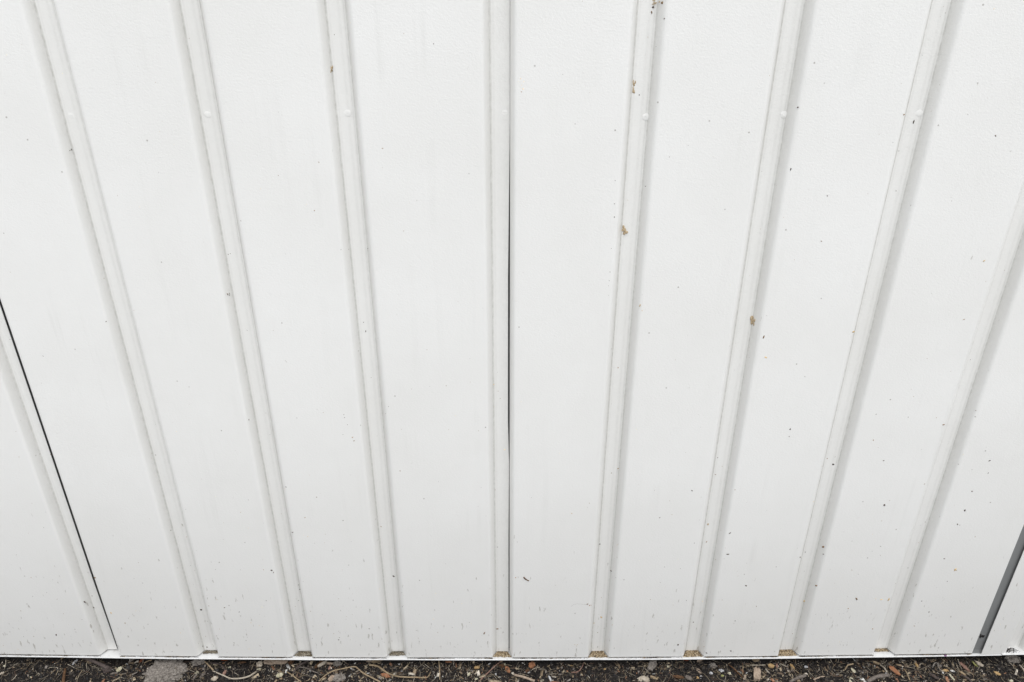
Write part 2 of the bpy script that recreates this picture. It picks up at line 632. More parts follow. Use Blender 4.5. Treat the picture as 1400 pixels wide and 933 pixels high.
xs = np.concatenate([-np.geomspace(60, 1.05, 26), np.linspace(-1.0, 1.0, 720), np.geomspace(1.05, 60, 26)])
ys = np.concatenate([np.array([0.06]), np.linspace(0.03, -0.12, 66), np.linspace(-0.124, -0.6, 90), -np.geomspace(0.62, 60, 40)])
gv = [(x, y, soil_h(x, y) if abs(x) < 1.3 and y > -3 else SOILZ + 0.02 * mnoise.noise(Vector((x, y, 0)))) for y in ys for x in xs]
nx_ = len(xs)
gf = [(j * nx_ + i, (j + 1) * nx_ + i, (j + 1) * nx_ + i + 1, j * nx_ + i + 1) for j in range(len(ys) - 1) for i in range(nx_ - 1)]
ground = mesh_obj('ground', gv, gf, SOIL, None, True)
tag(ground, 'dark garden soil along the foot of the wall', None, None, 'structure')

tp = NT('bounce_concrete')
_v = tp.coords()
_n = tp.noise(_v, 6, 8, 0.7)
tp.link(tp.ramp(_n, [(0.3, (0.42, 0.425, 0.42)), (0.7, (0.54, 0.545, 0.54))]), tp.b.inputs['Base Color'])
tp.b.inputs['Roughness'].default_value = 0.9
tp.bump(tp.noise(_v, 240, 4), 0.4, 0.002)
bounce_path = box('bounce_path', -30, 30, -9.0, -0.42, -0.12, 0.004, tp.m, None, 0.006)  # out of view, added to bounce light up onto the wall
tag(bounce_path, 'unseen pale concrete slab added to bounce light onto the wall', None, None, 'structure')

# ---- loose crumbs, wood fragments and fibres too many to count
phi = (1 + 5 ** 0.5) / 2
ICO_V = np.array([(-1, phi, 0), (1, phi, 0), (-1, -phi, 0), (1, -phi, 0), (0, -1, phi), (0, 1, phi), (0, -1, -phi), (0, 1, -phi), (phi, 0, -1), (phi, 0, 1), (-phi, 0, -1), (-phi, 0, 1)]) / math.hypot(1, phi)
ICO_F = np.array([(0, 11, 5), (0, 5, 1), (0, 1, 7), (0, 7, 10), (0, 10, 11), (1, 5, 9), (5, 11, 4), (11, 10, 2), (10, 7, 6), (7, 1, 8), (3, 9, 4), (3, 4, 2), (3, 2, 6), (3, 6, 8), (3, 8, 9), (4, 9, 5), (2, 4, 11), (6, 2, 10), (8, 6, 7), (9, 8, 1)])
BOX_V = np.array([(x, y, z) for z in (-1, 1) for y in (-1, 1) for x in (-1, 1)], dtype=float)
BOX_F = np.array([(0, 2, 3), (0, 3, 1), (4, 5, 7), (4, 7, 6), (0, 1, 5), (0, 5, 4), (2, 6, 7), (2, 7, 3), (0, 4, 6), (0, 6, 2), (1, 3, 7), (1, 7, 5)])
_seg = 4
FIB_V = np.array([(2 * k / _seg - 1, math.cos(a), math.sin(a)) for k in range(_seg + 1) for a in (0, 2.094, 4.189)])
FIB_F = np.array([f for k in range(_seg) for s in range(3) for f in ((k * 3 + s, k * 3 + (s + 1) % 3, (k + 1) * 3 + (s + 1) % 3), (k * 3 + s, (k + 1) * 3 + (s + 1) % 3, (k + 1) * 3 + s))])


def rots(n, flat=False):
    a = RNG.uniform(0, 2 * math.pi, n)
    Rz = np.zeros((n, 3, 3)); Rz[:, 0, 0] = np.cos(a); Rz[:, 0, 1] = -np.sin(a); Rz[:, 1, 0] = np.sin(a); Rz[:, 1, 1] = np.cos(a); Rz[:, 2, 2] = 1
    sg = 0.42 if flat else 2.0
    b = RNG.normal(0, sg, n)
    Ry = np.zeros((n, 3, 3)); Ry[:, 0, 0] = np.cos(b); Ry[:, 0, 2] = np.sin(b); Ry[:, 1, 1] = 1; Ry[:, 2, 0] = -np.sin(b); Ry[:, 2, 2] = np.cos(b)
    c = RNG.normal(0, sg, n)
    Rx = np.zeros((n, 3, 3)); Rx[:, 0, 0] = 1; Rx[:, 1, 1] = np.cos(c); Rx[:, 1, 2] = -np.sin(c); Rx[:, 2, 1] = np.sin(c); Rx[:, 2, 2] = np.cos(c)
    return Rz @ Ry @ Rx


def spots(n, far=0.3):
    x = RNG.uniform(-0.95, 0.95, n)
    y = np.where(RNG.random(n) < 1 - far, RNG.uniform(-0.08, 0.008, n), -0.08 - 0.34 * RNG.random(n) ** 1.5)
    return x, y


def clumpy(x, y, s, seed):
    return np.array([mnoise.noise(Vector((a * s, b * s, seed))) for a, b in zip(x, y)])


def scatter(name, label, cat, base_v, base_f, x, y, size, palette, weights, lift, jitter, flat, bend=0.0, gain=1.0):
    n = len(x)
    R = rots(n, flat)
    V = np.repeat(base_v[None], n, 0) * (1 + jitter * (RNG.random((n, len(base_v), 1)) - 0.5))
    V = V * size[:, None, :]
    if bend:
        q = (base_v[:, 0] ** 2)[None] * RNG.normal(0, bend, (n, 1)) * size[:, :1]
        V[:, :, 1] += q
        V[:, :, 2] += (base_v[:, 0] ** 3)[None] * RNG.normal(0, bend * 0.4, (n, 1)) * size[:, :1]
    V = np.einsum('nij,nkj->nki', R, V)
    z = np.array([soil_h(a, b) for a, b in zip(x, y)])
    pos = np.stack([x, y, z + lift * np.min(size, 1) + RNG.random(n) * 0.4 * MM], 1)
    V = V + pos[:, None, :]
    F = base_f[None] + (np.arange(n) * len(base_v))[:, None, None]
    pal = np.array(palette)
    ci = RNG.choice(len(pal), n, p=np.array(weights) / sum(weights))
    c = pal[ci] * RNG.uniform(0.55, 1.05, (n, 1)) * gain
    c = np.clip(c, 0, 1)
    C = np.concatenate([np.repeat(c[:, None, :], len(base_v), 1), np.ones((n, len(base_v), 1))], 2)
    o = big_mesh(name, V.reshape(-1, 3), F.reshape(-1, 3), CRUMB, C.reshape(-1, 4))
    return tag(o, label, cat, None, 'stuff')


N1 = 34000
x, y = spots(N1)
s = RNG.lognormal(math.log(0.85), 0.42, (N1, 1)) * MM
size = s * RNG.uniform(0.65, 1.3, (N1, 3))
scatter('soil_crumbs', 'dark crumbs of soil covering the ground', 'soil', ICO_V, ICO_F, x, y, size,
        [lin(28, 26, 25), lin(43, 40, 38), lin(64, 61, 58), lin(86, 80, 73), lin(56, 55, 55)], [3, 4, 3, 2, 3], 0.3, 0.7, False)
N2 = 17000
x, y = spots(N2)
keep = clumpy(x, y, 9, 2.0) + RNG.normal(0, 0.25, N2) > -0.12
x, y = x[keep], y[keep]
n = len(x)
L = RNG.lognormal(math.log(1.2), 0.52, n) * MM
size = np.stack([L * 1.25, L * RNG.uniform(0.2, 0.6, n), L * RNG.uniform(0.06, 0.2, n)], 1)
scatter('wood_fragments', 'small tan and pale flakes of wood strewn over the soil', 'mulch', BOX_V, BOX_F, x, y, size,
        [lin(190, 174, 148), lin(152, 134, 110), lin(214, 204, 188), lin(116, 100, 84), lin(148, 140, 132), lin(172, 128, 100), lin(232, 230, 224)], [4, 4, 2, 4, 4, 1.2, 0.8], 0.9, 0.8, True, gain=1.0)
N3 = 9500
x, y = spots(N3)
L = RNG.lognormal(math.log(3.9), 0.55, N3) * MM
T = RNG.uniform(0.16, 0.5, N3) * MM
size = np.stack([L, T, T], 1)
scatter('plant_fibres', 'thin dry fibres and rootlets lying over the soil', 'fibres', FIB_V, FIB_F, x, y, size,
        [lin(180, 164, 138), lin(134, 122, 108), lin(96, 88, 82), lin(204, 192, 172), lin(140, 114, 98)], [4, 4, 3, 3, 1], 2.2, 0.15, True, 0.35, gain=0.75)


# ------------------------------------------------------------------ single pieces lying on the soil
def soil_pt(px, py, lift=0.0):
    x, y = ground_at(px, py)
    for _ in range(4):
        x, y = ground_at(px, py, soil_h(x, y))
    return np.array([x, y, soil_h(x, y) + lift])


def tube(name, pts, r0, r1, mat, seg=7, wob=0.18, seed=0, sub=5):
    rnd = random.Random(seed)
    P = [np.array(p) for p in pts]
    # Catmull-Rom through the points
    Q = []
    E = [2 * P[0] - P[1]] + P + [2 * P[-1] - P[-2]]
    for i in range(1, len(E) - 2):
        for k in range(sub):
            t = k / sub
            a, b, c, d = E[i - 1:i + 3]
            Q.append(0.5 * ((2 * b) + (-a + c) * t + (2 * a - 5 * b + 4 * c - d) * t * t + (-a + 3 * b - 3 * c + d) * t ** 3))
    Q.append(P[-1])
    V, F = [], []
    n = len(Q)
    for i, q in enumerate(Q):
        d = Q[min(i + 1, n - 1)] - Q[max(i - 1, 0)]
        d = d / (np.linalg.norm(d) + 1e-9)
        u = np.cross(d, [0, 0, 1]); u /= np.linalg.norm(u) + 1e-9
        w = np.cross(u, d)
        r = (r0 + (r1 - r0) * i / (n - 1)) * (1 + wob * (rnd.random() - 0.5))
        for s_ in range(seg):
            a = 2 * math.pi * s_ / seg
            k = r * (1 + wob * (rnd.random() - 0.5))
            V.append(q + u * math.cos(a) * k + w * math.sin(a) * k)
    for i in range(n - 1):
        for s_ in range(seg):
            t = (s_ + 1) % seg
            F.append((i * seg + s_, i * seg + t, (i + 1) * seg + t, (i + 1) * seg + s_))
    F.append(tuple(reversed(range(seg)))); F.append(tuple((n - 1) * seg + s_ for s_ in range(seg)))
    return mesh_obj(name, V, F, mat, None, True)


SEED = [100]


def nxt():
    SEED[0] += 1
    return SEED[0]


def twig(px_pts, r0, r1, mat, label, name='twig', cat='twig', lift=1.0, arch=0.0):
    pts = []
    n = len(px_pts)
    for i, (a, b) in enumerate(px_pts):
        t = i / (n - 1)
        pts.append(soil_pt(a, b, (max(r0, r1) * 1.0 + lift * 0.7 + arch * math.sin(math.pi * t)) * MM))
    o = tube(name, pts, r0 * 0.8 * MM, r1 * 0.8 * MM, M[mat], seed=nxt())
    return tag(o, label, cat, 'dry plant pieces on the soil')


def slab(center_px, L, W, T, ang, mat, label, name='wood_chip', cat='wood chip', curl=0.0, tilt=0.0, point=0.3, lift=1.0):
    """an irregular flat piece with real thickness: outline tapered by 'point', curled along its width"""
    rnd = random.Random(nxt())
    L, W = L * 0.9, W * 0.82
    c = soil_pt(*center_px)
    nu, nvv = 8, 5
    V = []
    ca, sa = math.cos(ang), math.sin(ang)
    je = [[1 + 0.5 * (rnd.random() - 0.5) for _ in range(nu + 1)] for _ in range(2)]
    ends = [[(rnd.random() - 0.5) * 0.36 for _ in range(nvv + 1)] for _ in range(2)]
    for side in (0, 1):
        for i in range(nu + 1):
            u = 2 * i / nu - 1
            wk = 1 - point * abs(u) ** 2.2
            for j in range(nvv + 1):
                v = 2 * j / nvv - 1
                uu = u + (ends[0][j] * max(0, -u) + ends[1][j] * max(0, u))
                xx = uu * L / 2
                yy = v * W / 2 * wk * je[0 if v < 0 else 1][i]
                zz = curl * (v * v * W * 0.5 + 0.25 * u * u * L * 0.3) + 0.06 * W * math.sin(3 * u + 2 * v)
                zz += (T / 2 if side else -T / 2) * (1 + 0.3 * (rnd.random() - 0.5)) + tilt * xx
                V.append((c[0] + (xx * ca - yy * sa) * MM, c[1] + (xx * sa + yy * ca) * MM, c[2] + (zz + T / 2 + lift) * MM))
    id_ = lambda s_, i, j: (s_ * (nu + 1) + i) * (nvv + 1) + j
    F = []
    for i in range(nu):
        for j in range(nvv):
            F.append((id_(1, i, j), id_(1, i + 1, j), id_(1, i + 1, j + 1), id_(1, i, j + 1)))
            F.append((id_(0, i, j), id_(0, i, j + 1), id_(0, i + 1, j + 1), id_(0, i + 1, j)))
        for j, fl in ((0, 0), (nvv, 1)):
            q = (id_(0, i, j), id_(0, i + 1, j), id_(1, i + 1, j), id_(1, i, j))
            F.append(q if not fl else tuple(reversed(q)))
    for j in range(nvv):
        for i, fl in ((0, 1), (nu, 0)):
            q = (id_(0, i, j), id_(0, i, j + 1), id_(1, i, j + 1), id_(1, i, j))
            F.append(q if not fl else tuple(reversed(q)))
    o = mesh_obj(name, V, F, M[mat], None, True)
    md = o.modifiers.new('split', 'EDGE_SPLIT'); md.split_angle = math.radians(18)
    return tag(o, label, cat, 'dry plant pieces on the soil')


def lump(center_px, rx, ry, rz, mat, label, name='pebble', cat='pebble', rough=0.6, freq=1.6, ang=0.0, sub=3, group='pebbles and clods on the soil', lift=0.35):
    if name == 'pebble': rx, ry, rz = rx * 0.85, ry * 0.7, rz * 0.5
    c = soil_pt(*center_px)
    sd_ = nxt() * 1.37
    V = [Vector(v) for v in ICO_V]; F = [tuple(f) for f in ICO_F]
    for _ in range(sub - 1):
        mid, F2 = {}, []
        def mp(a, b):
            k = (min(a, b), max(a, b))
            if k not in mid:
                V.append(((V[a] + V[b]) / 2).normalized()); mid[k] = len(V) - 1
            return mid[k]
        for a, b, d in F:
            ab, bd, da = mp(a, b), mp(b, d), mp(d, a)
            F2 += [(a, ab, da), (b, bd, ab), (d, da, bd), (ab, bd, da)]
        F = F2
    ca, sa = math.cos(ang), math.sin(ang)
    out = []
    for v in V:
        k = 1 + rough * mnoise.noise(v * freq + Vector((sd_, 0, 0))) + rough * 0.5 * mnoise.noise(v * freq * 2.7 + Vector((0, sd_, 0)))
        p = (v.x * rx * k, v.y * ry * k, v.z * rz * k)
        out.append((c[0] + (p[0] * ca - p[1] * sa) * MM, c[1] + (p[0] * sa + p[1] * ca) * MM, c[2] + (p[2] + rz * lift) * MM))
    o = mesh_obj(name, out, F, M[mat], None, rough < 0.35)
    return tag(o, label, cat, group)


D = math.radians
# --- below sheet A and the leftmost groove
lump((103, 906), 2.2, 4.6, 2.0, 'white', 'bright white sliver just under the flashing at far left', 'white_petal', 'petal', 0.2, ang=D(-15))
twig([(108, 901), (120, 904), (134, 910), (150, 917)], 2.6, 3.4, 'darkgrey', 'thick dark grey twig slanting below the leftmost groove', arch=1.5)
slab((164, 918), 9, 8, 0.9, D(60), 'cream', 'curled cream husk below the leftmost groove', 'seed_husk', 'husk', 0.9, 0.1, 0.5)
lump((6, 911), 2.6, 2.6, 2, 'cream', 'cream pebble at the left edge of the photo')
lump((3, 921), 2.6, 3.6, 2, 'pale', 'pale pebble in the lower left corner')
lump((79, 906), 2.8, 2.2, 1.8, 'pinkwood', 'pinkish crumb left of the bright white sliver')
lump((43, 926), 2.2, 2.2, 1.6, 'cream', 'small cream crumb on the grey soil at left')
twig([(90, 917), (89, 925), (87, 937)], 2.0, 2.8, 'brown', 'short upright brown stick near the left bottom edge', arch=1)
slab((88, 901), 8, 2.6, 1.0, D(40), 'tan', 'tan splinter at the joint of the left flashing', tilt=0.25, lift=3)
slab((156, 922), 11, 3.2, 1.2, D(14), 'grey', 'grey splinter beside the curled cream husk')
lump((147, 917), 5.5, 4.5, 3, 'darkgrey', 'dark crumbled lump at the end of the thick grey twig', 'soil_clod', 'clod', 0.7, 3)
# --- between the first and second grooves
twig([(176, 908), (183, 904), (189, 900)], 1.5, 2.1, 'grey', 'grey stick pointing up at the flashing beside an orange chip', arch=1)
slab((194, 904), 8, 5, 1.2, D(80), 'rust', 'rust brown chip right of a short grey stick')
twig([(198, 908), (203, 905), (208, 904)], 1.0, 1.2, 'tan', 'short tan straw left of the big ash grey clod', 'straw', 'straw')
lump((226, 920), 23, 19, 5.5, 'ash', 'large ash grey crumbly clod between first and second grooves', 'soil_clod', 'clod', 0.6, 3.6, sub=5, lift=0.15)
lump((247, 918), 9, 9, 4.5, 'ash', 'smaller ash grey clod adjoining the large one', 'soil_clod', 'clod', 0.5, 3.0, sub=4, lift=0.2)
lump((272, 906), 9, 5, 4, 'ash', 'ash grey clod just left below the second groove', 'soil_clod', 'clod', 0.55, 3.0, sub=4)
slab((243, 901), 7, 5, 1.2, D(-30), 'amber', 'amber flake under the flashing above the ash grey clod', 'leaf_piece', 'leaf', 0.2)
lump((269, 921), 3.2, 3.8, 2.4, 'cream', 'cream pebble right of the ash grey clods')
lump((262, 912), 2.4, 3.0, 1.8, 'pale', 'small pale crumb between two ash grey clods')
lump((202, 932), 4, 3, 2.4, 'amber', 'amber crumb at the bottom edge left of the ash clod')
# --- around and right of the second groove
twig([(278, 904), (284, 910), (292, 918)], 0.8, 1.5, 'tan', 'pale tan straw slanting below the second groove', 'straw', 'straw', arch=1)
twig([(291, 919), (306, 926), (316, 930.5), (329, 930.5), (341, 927), (351, 920)], 1.1, 1.5, 'pale', 'long pale twig sagging in an arc right of the second groove', arch=2)
twig([(287, 908), (301, 911), (309, 918)], 1.0, 1.4, 'darkgrey', 'thin dark twig arching right of the second groove', arch=2)
slab((308, 903), 11, 6, 0.9, D(5), 'rust', 'rust brown leaf piece under the flashing right of second groove', 'leaf_piece', 'leaf', 0.3)
slab((307.5, 922), 9, 5, 1.5, D(85), 'rose', 'rose brown chip standing on the long pale arc twig', lift=2)
slab((278, 925), 13, 5, 1.0, D(75), 'grey', 'grey curled bark sliver below the second groove', 'bark_piece', 'bark', 0.8)
slab((267, 927), 11, 4, 1.0, D(80), 'grey', 'grey flat sliver beside a cream pebble', 'bark_piece', 'bark', 0.3)
slab((294, 930), 10, 8, 1.0, D(20), 'pale', 'pale ragged flake at the bottom edge below the second groove', 'leaf_piece', 'leaf', 0.5, point=0.8)
slab((331, 907), 12, 3.2, 1.0, D(8), 'brown', 'dark brown splinter between second and third grooves')
lump((314, 913), 2.2, 2.2, 1.8, 'cream', 'small cream crumb above the long pale arc twig')
# --- around the third groove
slab((376, 907), 37, 7.5, 3.4, D(2.5), 'pinkwood', 'large pinkish tan block of wood left of the third groove', point=0.06, lift=1.5)
lump((355, 909), 4.5, 4.5, 3, 'pale', 'pale broken lump at the end of the large wood block', 'wood_lump', 'wood lump', 0.6, 3)
slab((399, 907), 11, 7, 1.2, D(62), 'brown', 'brown curled bark piece at the right end of wood block', 'bark_piece', 'bark', 0.8)
slab((410.5, 907), 7, 3, 1.2, D(85), 'pale', 'small pale splinter directly below the third groove')
twig([(427, 903), (419, 908), (410, 913), (401, 922)], 2.2, 1.6, 'darkgrey', 'dark grey bent twig running below the third groove', arch=2)
twig([(408, 914), (418, 915), (428, 920), (436, 922)], 1.1, 0.9, 'grey', 'thin grey twig branching to the right below third groove', arch=1.5)
slab((441.5, 910), 15, 5, 2.0, D(44), 'pale', 'pale split stick in dark bark right of the third groove', lift=2.5)
slab((437, 911), 15, 6, 1.4, D(52), 'brown', 'dark bark shell around the pale split stick', 'bark_piece', 'bark', 0.7)
slab((461, 910), 15, 11, 0.9, D(-12), 'ash', 'grey arrow shaped leaf flake right of the split stick', 'leaf_piece', 'leaf', 0.25, point=0.8, lift=2)
slab((451, 909), 10, 4, 1.0, D(-5), 'pinkwood', 'pinkish splinter left of the grey arrow shaped flake', lift=2)
slab((451, 914.5), 7, 4.5, 1.2, D(80), 'rose', 'small rose chip under the grey arrow shaped flake')
twig([(436, 933), (447.5, 924), (457.5, 920), (472.5, 917), (485, 915), (490, 917.5), (497.5, 923), (520, 934)], 1.0, 1.3, 'tan', 'long tan twig humped between third and fourth grooves', arch=3)
twig([(389, 918), (399, 925), (412, 934)], 0.9, 1.0, 'tan', 'thin tan straw slanting left below the third groove', 'straw', 'straw', arch=1.5)
slab((383, 926), 10, 9, 1.0, D(30), 'cream', 'cream ragged leaf bit below the large wood block', 'leaf_piece', 'leaf', 0.6, point=0.8, lift=1.5)
lump((354, 916), 3.2, 4.2, 2.5, 'cream', 'cream crumb under the left end of the wood block')
slab((453, 929), 11, 8, 1.4, D(70), 'pinkwood', 'pinkish flat chip under the long humped twig', lift=1.5)
lump((463, 928), 9, 6, 3.5, 'ash', 'ash grey flaky clod under the long humped twig', 'soil_clod', 'clod', 0.55, 3.0, sub=4)
# --- around the fourth groove
slab((503, 905), 12, 7, 0.8, D(-25), 'pinkwood', 'pinkish leaf scrap under the flashing left of fourth groove', 'leaf_piece', 'leaf', 0.5, lift=2)
slab((517, 906), 18, 8, 0.8, D(20), 'tan', 'tan folded leaf scrap just left of the fourth groove', 'leaf_piece', 'leaf', 0.6, lift=2)
slab((527.5, 926), 16, 6.5, 1.3, D(-20), 'orange', 'orange lens shaped leaf piece below the fourth groove', 'leaf_piece', 'leaf', 0.4, point=0.8, lift=1.5)
twig([(505, 911), (516, 913), (524, 919), (534, 925), (548, 928.5), (572, 929), (584, 928.5), (589, 921)], 1.7, 0.9, 'tan', 'long tan stalk with upturned tip below the fourth groove', arch=2)
lump((549, 919), 1.8, 3.0, 1.6, 'white', 'tiny white grain below the fourth groove', 'pebble', 'pebble', 0.3, ang=D(-30))
twig([(600, 903), (601, 916), (601.5, 931)], 1.5, 1.0, 'tan', 'upright tan straw between fourth and middle grooves', 'straw', 'straw', arch=2)
slab((613, 906), 10, 3, 0.9, D(0), 'orange', 'thin orange sliver right of the upright tan straw')
# --- around the middle groove
twig([(685, 905), (674, 916), (655, 933)], 1.0, 1.2, 'rose', 'straight rose brown stem slanting below the middle groove', arch=2)
lump((685, 905), 2.0, 1.8, 1.6, 'tan', 'tan bud at the upper end of the rose stem', 'seed', 'seed')
slab((652, 914), 8, 5.5, 1.4, D(5), 'amber', 'amber chip left of the rose brown stem')
slab((694, 917.5), 13, 7, 1.3, D(-62), 'orange', 'orange red leaf piece right of the rose brown stem', 'leaf_piece', 'leaf', 0.4, point=0.6, lift=1.2)
slab((652, 921), 9, 2.6, 1.0, D(38), 'pale', 'pale splinter left of the rose brown stem')
slab((641, 924), 9, 4, 1.0, D(60), 'cream', 'cream forked scrap at some distance left of rose stem', 'leaf_piece', 'leaf', 0.7, point=0.9)
lump((651, 929), 2.4, 3.2, 2, 'cream', 'cream crumb by the lower end of the rose stem')
lump((678, 922), 1.6, 3.0, 1.4, 'white', 'tiny white grain right of the rose stem', 'pebble', 'pebble', 0.3, ang=D(25))
slab((686, 912), 9, 7, 1.0, D(10), 'brown', 'dark brown flake right of the rose stem tip', 'bark_piece', 'bark', 0.2)
lump((690, 909), 2.0, 2.6, 1.6, 'cream', 'small cream crumb under the middle groove')
# --- between the middle and sixth grooves
slab((727, 911.5), 12, 11, 1.6, D(65), 'orange', 'orange triangular chip right of the middle groove', 'leaf_piece', 'leaf', 0.2, point=0.7, lift=1.5)
twig([(726, 918), (731, 915), (738, 913.5)], 0.8, 0.7, 'pale', 'fine pale straw beside the orange triangular chip', 'straw', 'straw')
twig([(703, 925), (716, 928.5), (731, 933.5)], 2.0, 2.3, 'pinkwood', 'thick pale pink stick at the bottom edge right of centre', arch=1)
twig([(798, 907), (795.6, 914), (790, 920.6), (781, 921)], 0.9, 1.1, 'rose', 'rose hooked rootlet left of the sixth groove', 'rootlet', 'rootlet', arch=1.5)
lump((781, 911), 2.8, 2.0, 1.6, 'amber', 'amber grain left of the rose hooked rootlet')
lump((827, 915.5), 2.4, 2.2, 1.8, 'amber', 'amber grain below the sixth groove')
slab((752, 929), 10, 3, 0.9, D(-70), 'white', 'white sliver at the bottom edge right of centre')
lump((740.5, 931), 3.2, 3.0, 2.2, 'cream', 'cream crumb at the end of the thick pink stick')
slab((721, 919), 7, 5, 1.0, D(40), 'brown', 'brown flake below the orange triangular chip', 'bark_piece', 'bark', 0.3)
# --- between the sixth and seventh grooves
slab((891.5, 911.5), 24, 12, 2.0, D(62), 'ash', 'broad grey pink wood splinter slanting out from the flashing', point=0.25, lift=3)
lump((880, 929), 9, 6, 4, 'pale', 'pale stone at the foot of the broad grey splinter', 'pebble', 'stone', 0.5, 2.5, sub=4)
slab((894, 928), 12, 5, 1.4, D(-15), 'tan', 'tan chip right of the pale stone')
lump((913, 912), 2.2, 3.2, 1.8, 'cream', 'cream grain right of the broad grey splinter', ang=D(20))
slab((927.5, 928), 16, 6, 1.0, D(-12), 'brown', 'brown pointed leaf at the bottom left of seventh groove', 'leaf_piece', 'leaf', 0.5, point=0.8, lift=1.5)
slab((941, 929), 12, 8, 1.2, D(-40), 'grey', 'grey brown bark flake beside the brown pointed leaf', 'bark_piece', 'bark', 0.4)
# --- around the seventh groove
slab((957, 905), 12, 5, 0.9, D(30), 'pinkwood', 'pinkish brown leaf scrap under the seventh groove', 'leaf_piece', 'leaf', 0.5, lift=2)
slab((955.5, 919), 10, 6, 1.4, D(-65), 'pinkwood', 'pinkish triangular chip below the seventh groove', point=0.6)
slab((938, 904), 7, 3, 0.9, D(0), 'rust', 'small red brown scrap left under the seventh groove', 'leaf_piece', 'leaf', 0.3)
lump((974, 911), 5, 4, 3, 'ash', 'grey white crumbly clod right of the seventh groove', 'soil_clod', 'clod', 0.55, 3.0, sub=4)
lump((986, 918), 4, 4.5, 2.6, 'white', 'white crumb right of the grey white clod', 'pebble', 'pebble', 0.6, 3)
lump((972, 921), 3, 3, 2.4, 'white', 'white crumb below the grey white clod', 'pebble', 'pebble', 0.6, 3)
lump((988, 924.5), 2.8, 2.2, 1.8, 'green', 'yellow green crumb below the white crumbs')
lump((953.5, 927), 2.4, 2.2, 1.8, 'amber', 'amber crumb at the bottom below the seventh groove')
lump((958.5, 926), 2.2, 3.6, 2.0, 'white', 'white angular crumb beside an amber crumb', 'pebble', 'pebble', 0.6, 3)
lump((998, 921), 3.2, 3.0, 2.2, 'cream', 'cream angular crumb right of the yellow green crumb', 'pebble', 'pebble', 0.6, 2)
twig([(993, 908), (1003, 917), (1015, 928)], 1.0, 1.3, 'brown', 'brown twig slanting between seventh and eighth grooves', arch=1.5)
twig([(1015.6, 911), (1015, 924)], 0.9, 0.8, 'tan', 'upright thin stem crossing the slanting brown twig', 'straw', 'straw', arch=1)
slab((1018, 927.5), 10, 3.5, 1.2, D(60), 'pinkwood', 'pinkish splinter left of the upright wood lump')
slab((1033, 904), 10, 7, 1.4, D(20), 'tan', 'tan wood chip under the flashing above the wood lump', lift=2)
twig([(1025, 910.5), (1035, 911.5), (1046, 910.5)], 1.0, 0.8, 'pale', 'pale straw lying level above the wood lump', 'straw', 'straw', arch=1)
slab((1034, 925), 22, 13, 4.5, D(68), 'pinkwood', 'upright tan grey wood lump between seventh and eighth grooves', 'wood_lump', 'wood lump', 0.1, point=0.45, lift=2)
# --- around the eighth groove
slab((1054, 912), 9, 8, 2.0, D(10), 'amber', 'round amber tan chip left of the eighth groove', point=0.5)
slab((1062, 912), 9, 4, 1.0, D(75), 'rose', 'rose brown flake beside the round amber chip', 'bark_piece', 'bark', 0.3)
slab((1082.5, 912.5), 9, 4, 1.0, D(-65), 'amber', 'amber flake below the eighth groove', 'leaf_piece', 'leaf', 0.4, point=0.5)
twig([(1083, 915), (1087, 918), (1092, 922)], 1.1, 0.7, 'tan', 'short tan tail trailing from the amber flake', 'straw', 'straw')
lump((1102, 912.5), 3.4, 3.4, 3, 'white', 'round white bead right of the eighth groove', 'pebble', 'pebble', 0.25)
twig([(1079, 935), (1090, 930), (1101, 926)], 2.4, 2.8, 'grey', 'thick grey stick at the bottom below the eighth groove', arch=1)
twig([(1063, 906), (1070, 911), (1077, 913)], 0.7, 0.6, 'pale', 'fine pale rootlet just left below the eighth groove', 'rootlet', 'rootlet', arch=1)
twig([(1112, 931), (1120, 928), (1127, 926.5)], 1.4, 1.0, 'pinkwood', 'short pinkish stick right of the thick grey stick', arch=.5)
# --- between the eighth and ninth grooves
twig([(1155, 917), (1158, 912), (1161, 911), (1166, 909)], 1.1, 1.3, 'tan', 'zigzag tan straw between eighth and ninth grooves', 'straw', 'straw', arch=1)
slab((1167, 919), 11, 4.5, 1.3, D(-70), 'cream', 'cream chip below the zigzag tan straw')
twig([(1185, 935), (1198, 929), (1214, 926)], 3.2, 3.6, 'grey', 'thick tan grey branch piece below the ninth groove', arch=1)
twig([(1203, 911), (1208, 916), (1212, 921)], 1.3, 1.6, 'pale', 'pale short stick below the ninth groove', arch=1.5)
lump((1211.5, 921.5), 2.0, 2.0, 1.8, 'white', 'tiny white grain at the end of the pale short stick', 'pebble', 'pebble', 0.3)
slab((1222, 920), 19, 10, 1.4, D(-62), 'orange', 'large orange pink leaf piece right of the ninth groove', 'leaf_piece', 'leaf', 0.4, point=0.6, lift=2)
slab((1197, 908), 12, 4, 0.9, D(-25), 'tan', 'tan scrap directly below the ninth groove', 'leaf_piece', 'leaf', 0.6)
slab((1163, 931), 10, 5, 1.2, D(55), 'cream', 'cream splinter at the bottom left of the thick branch')
twig([(1170, 907), (1174, 911), (1178, 916)], 0.9, 0.7, 'brown', 'brown thin twig right of the zigzag straw')
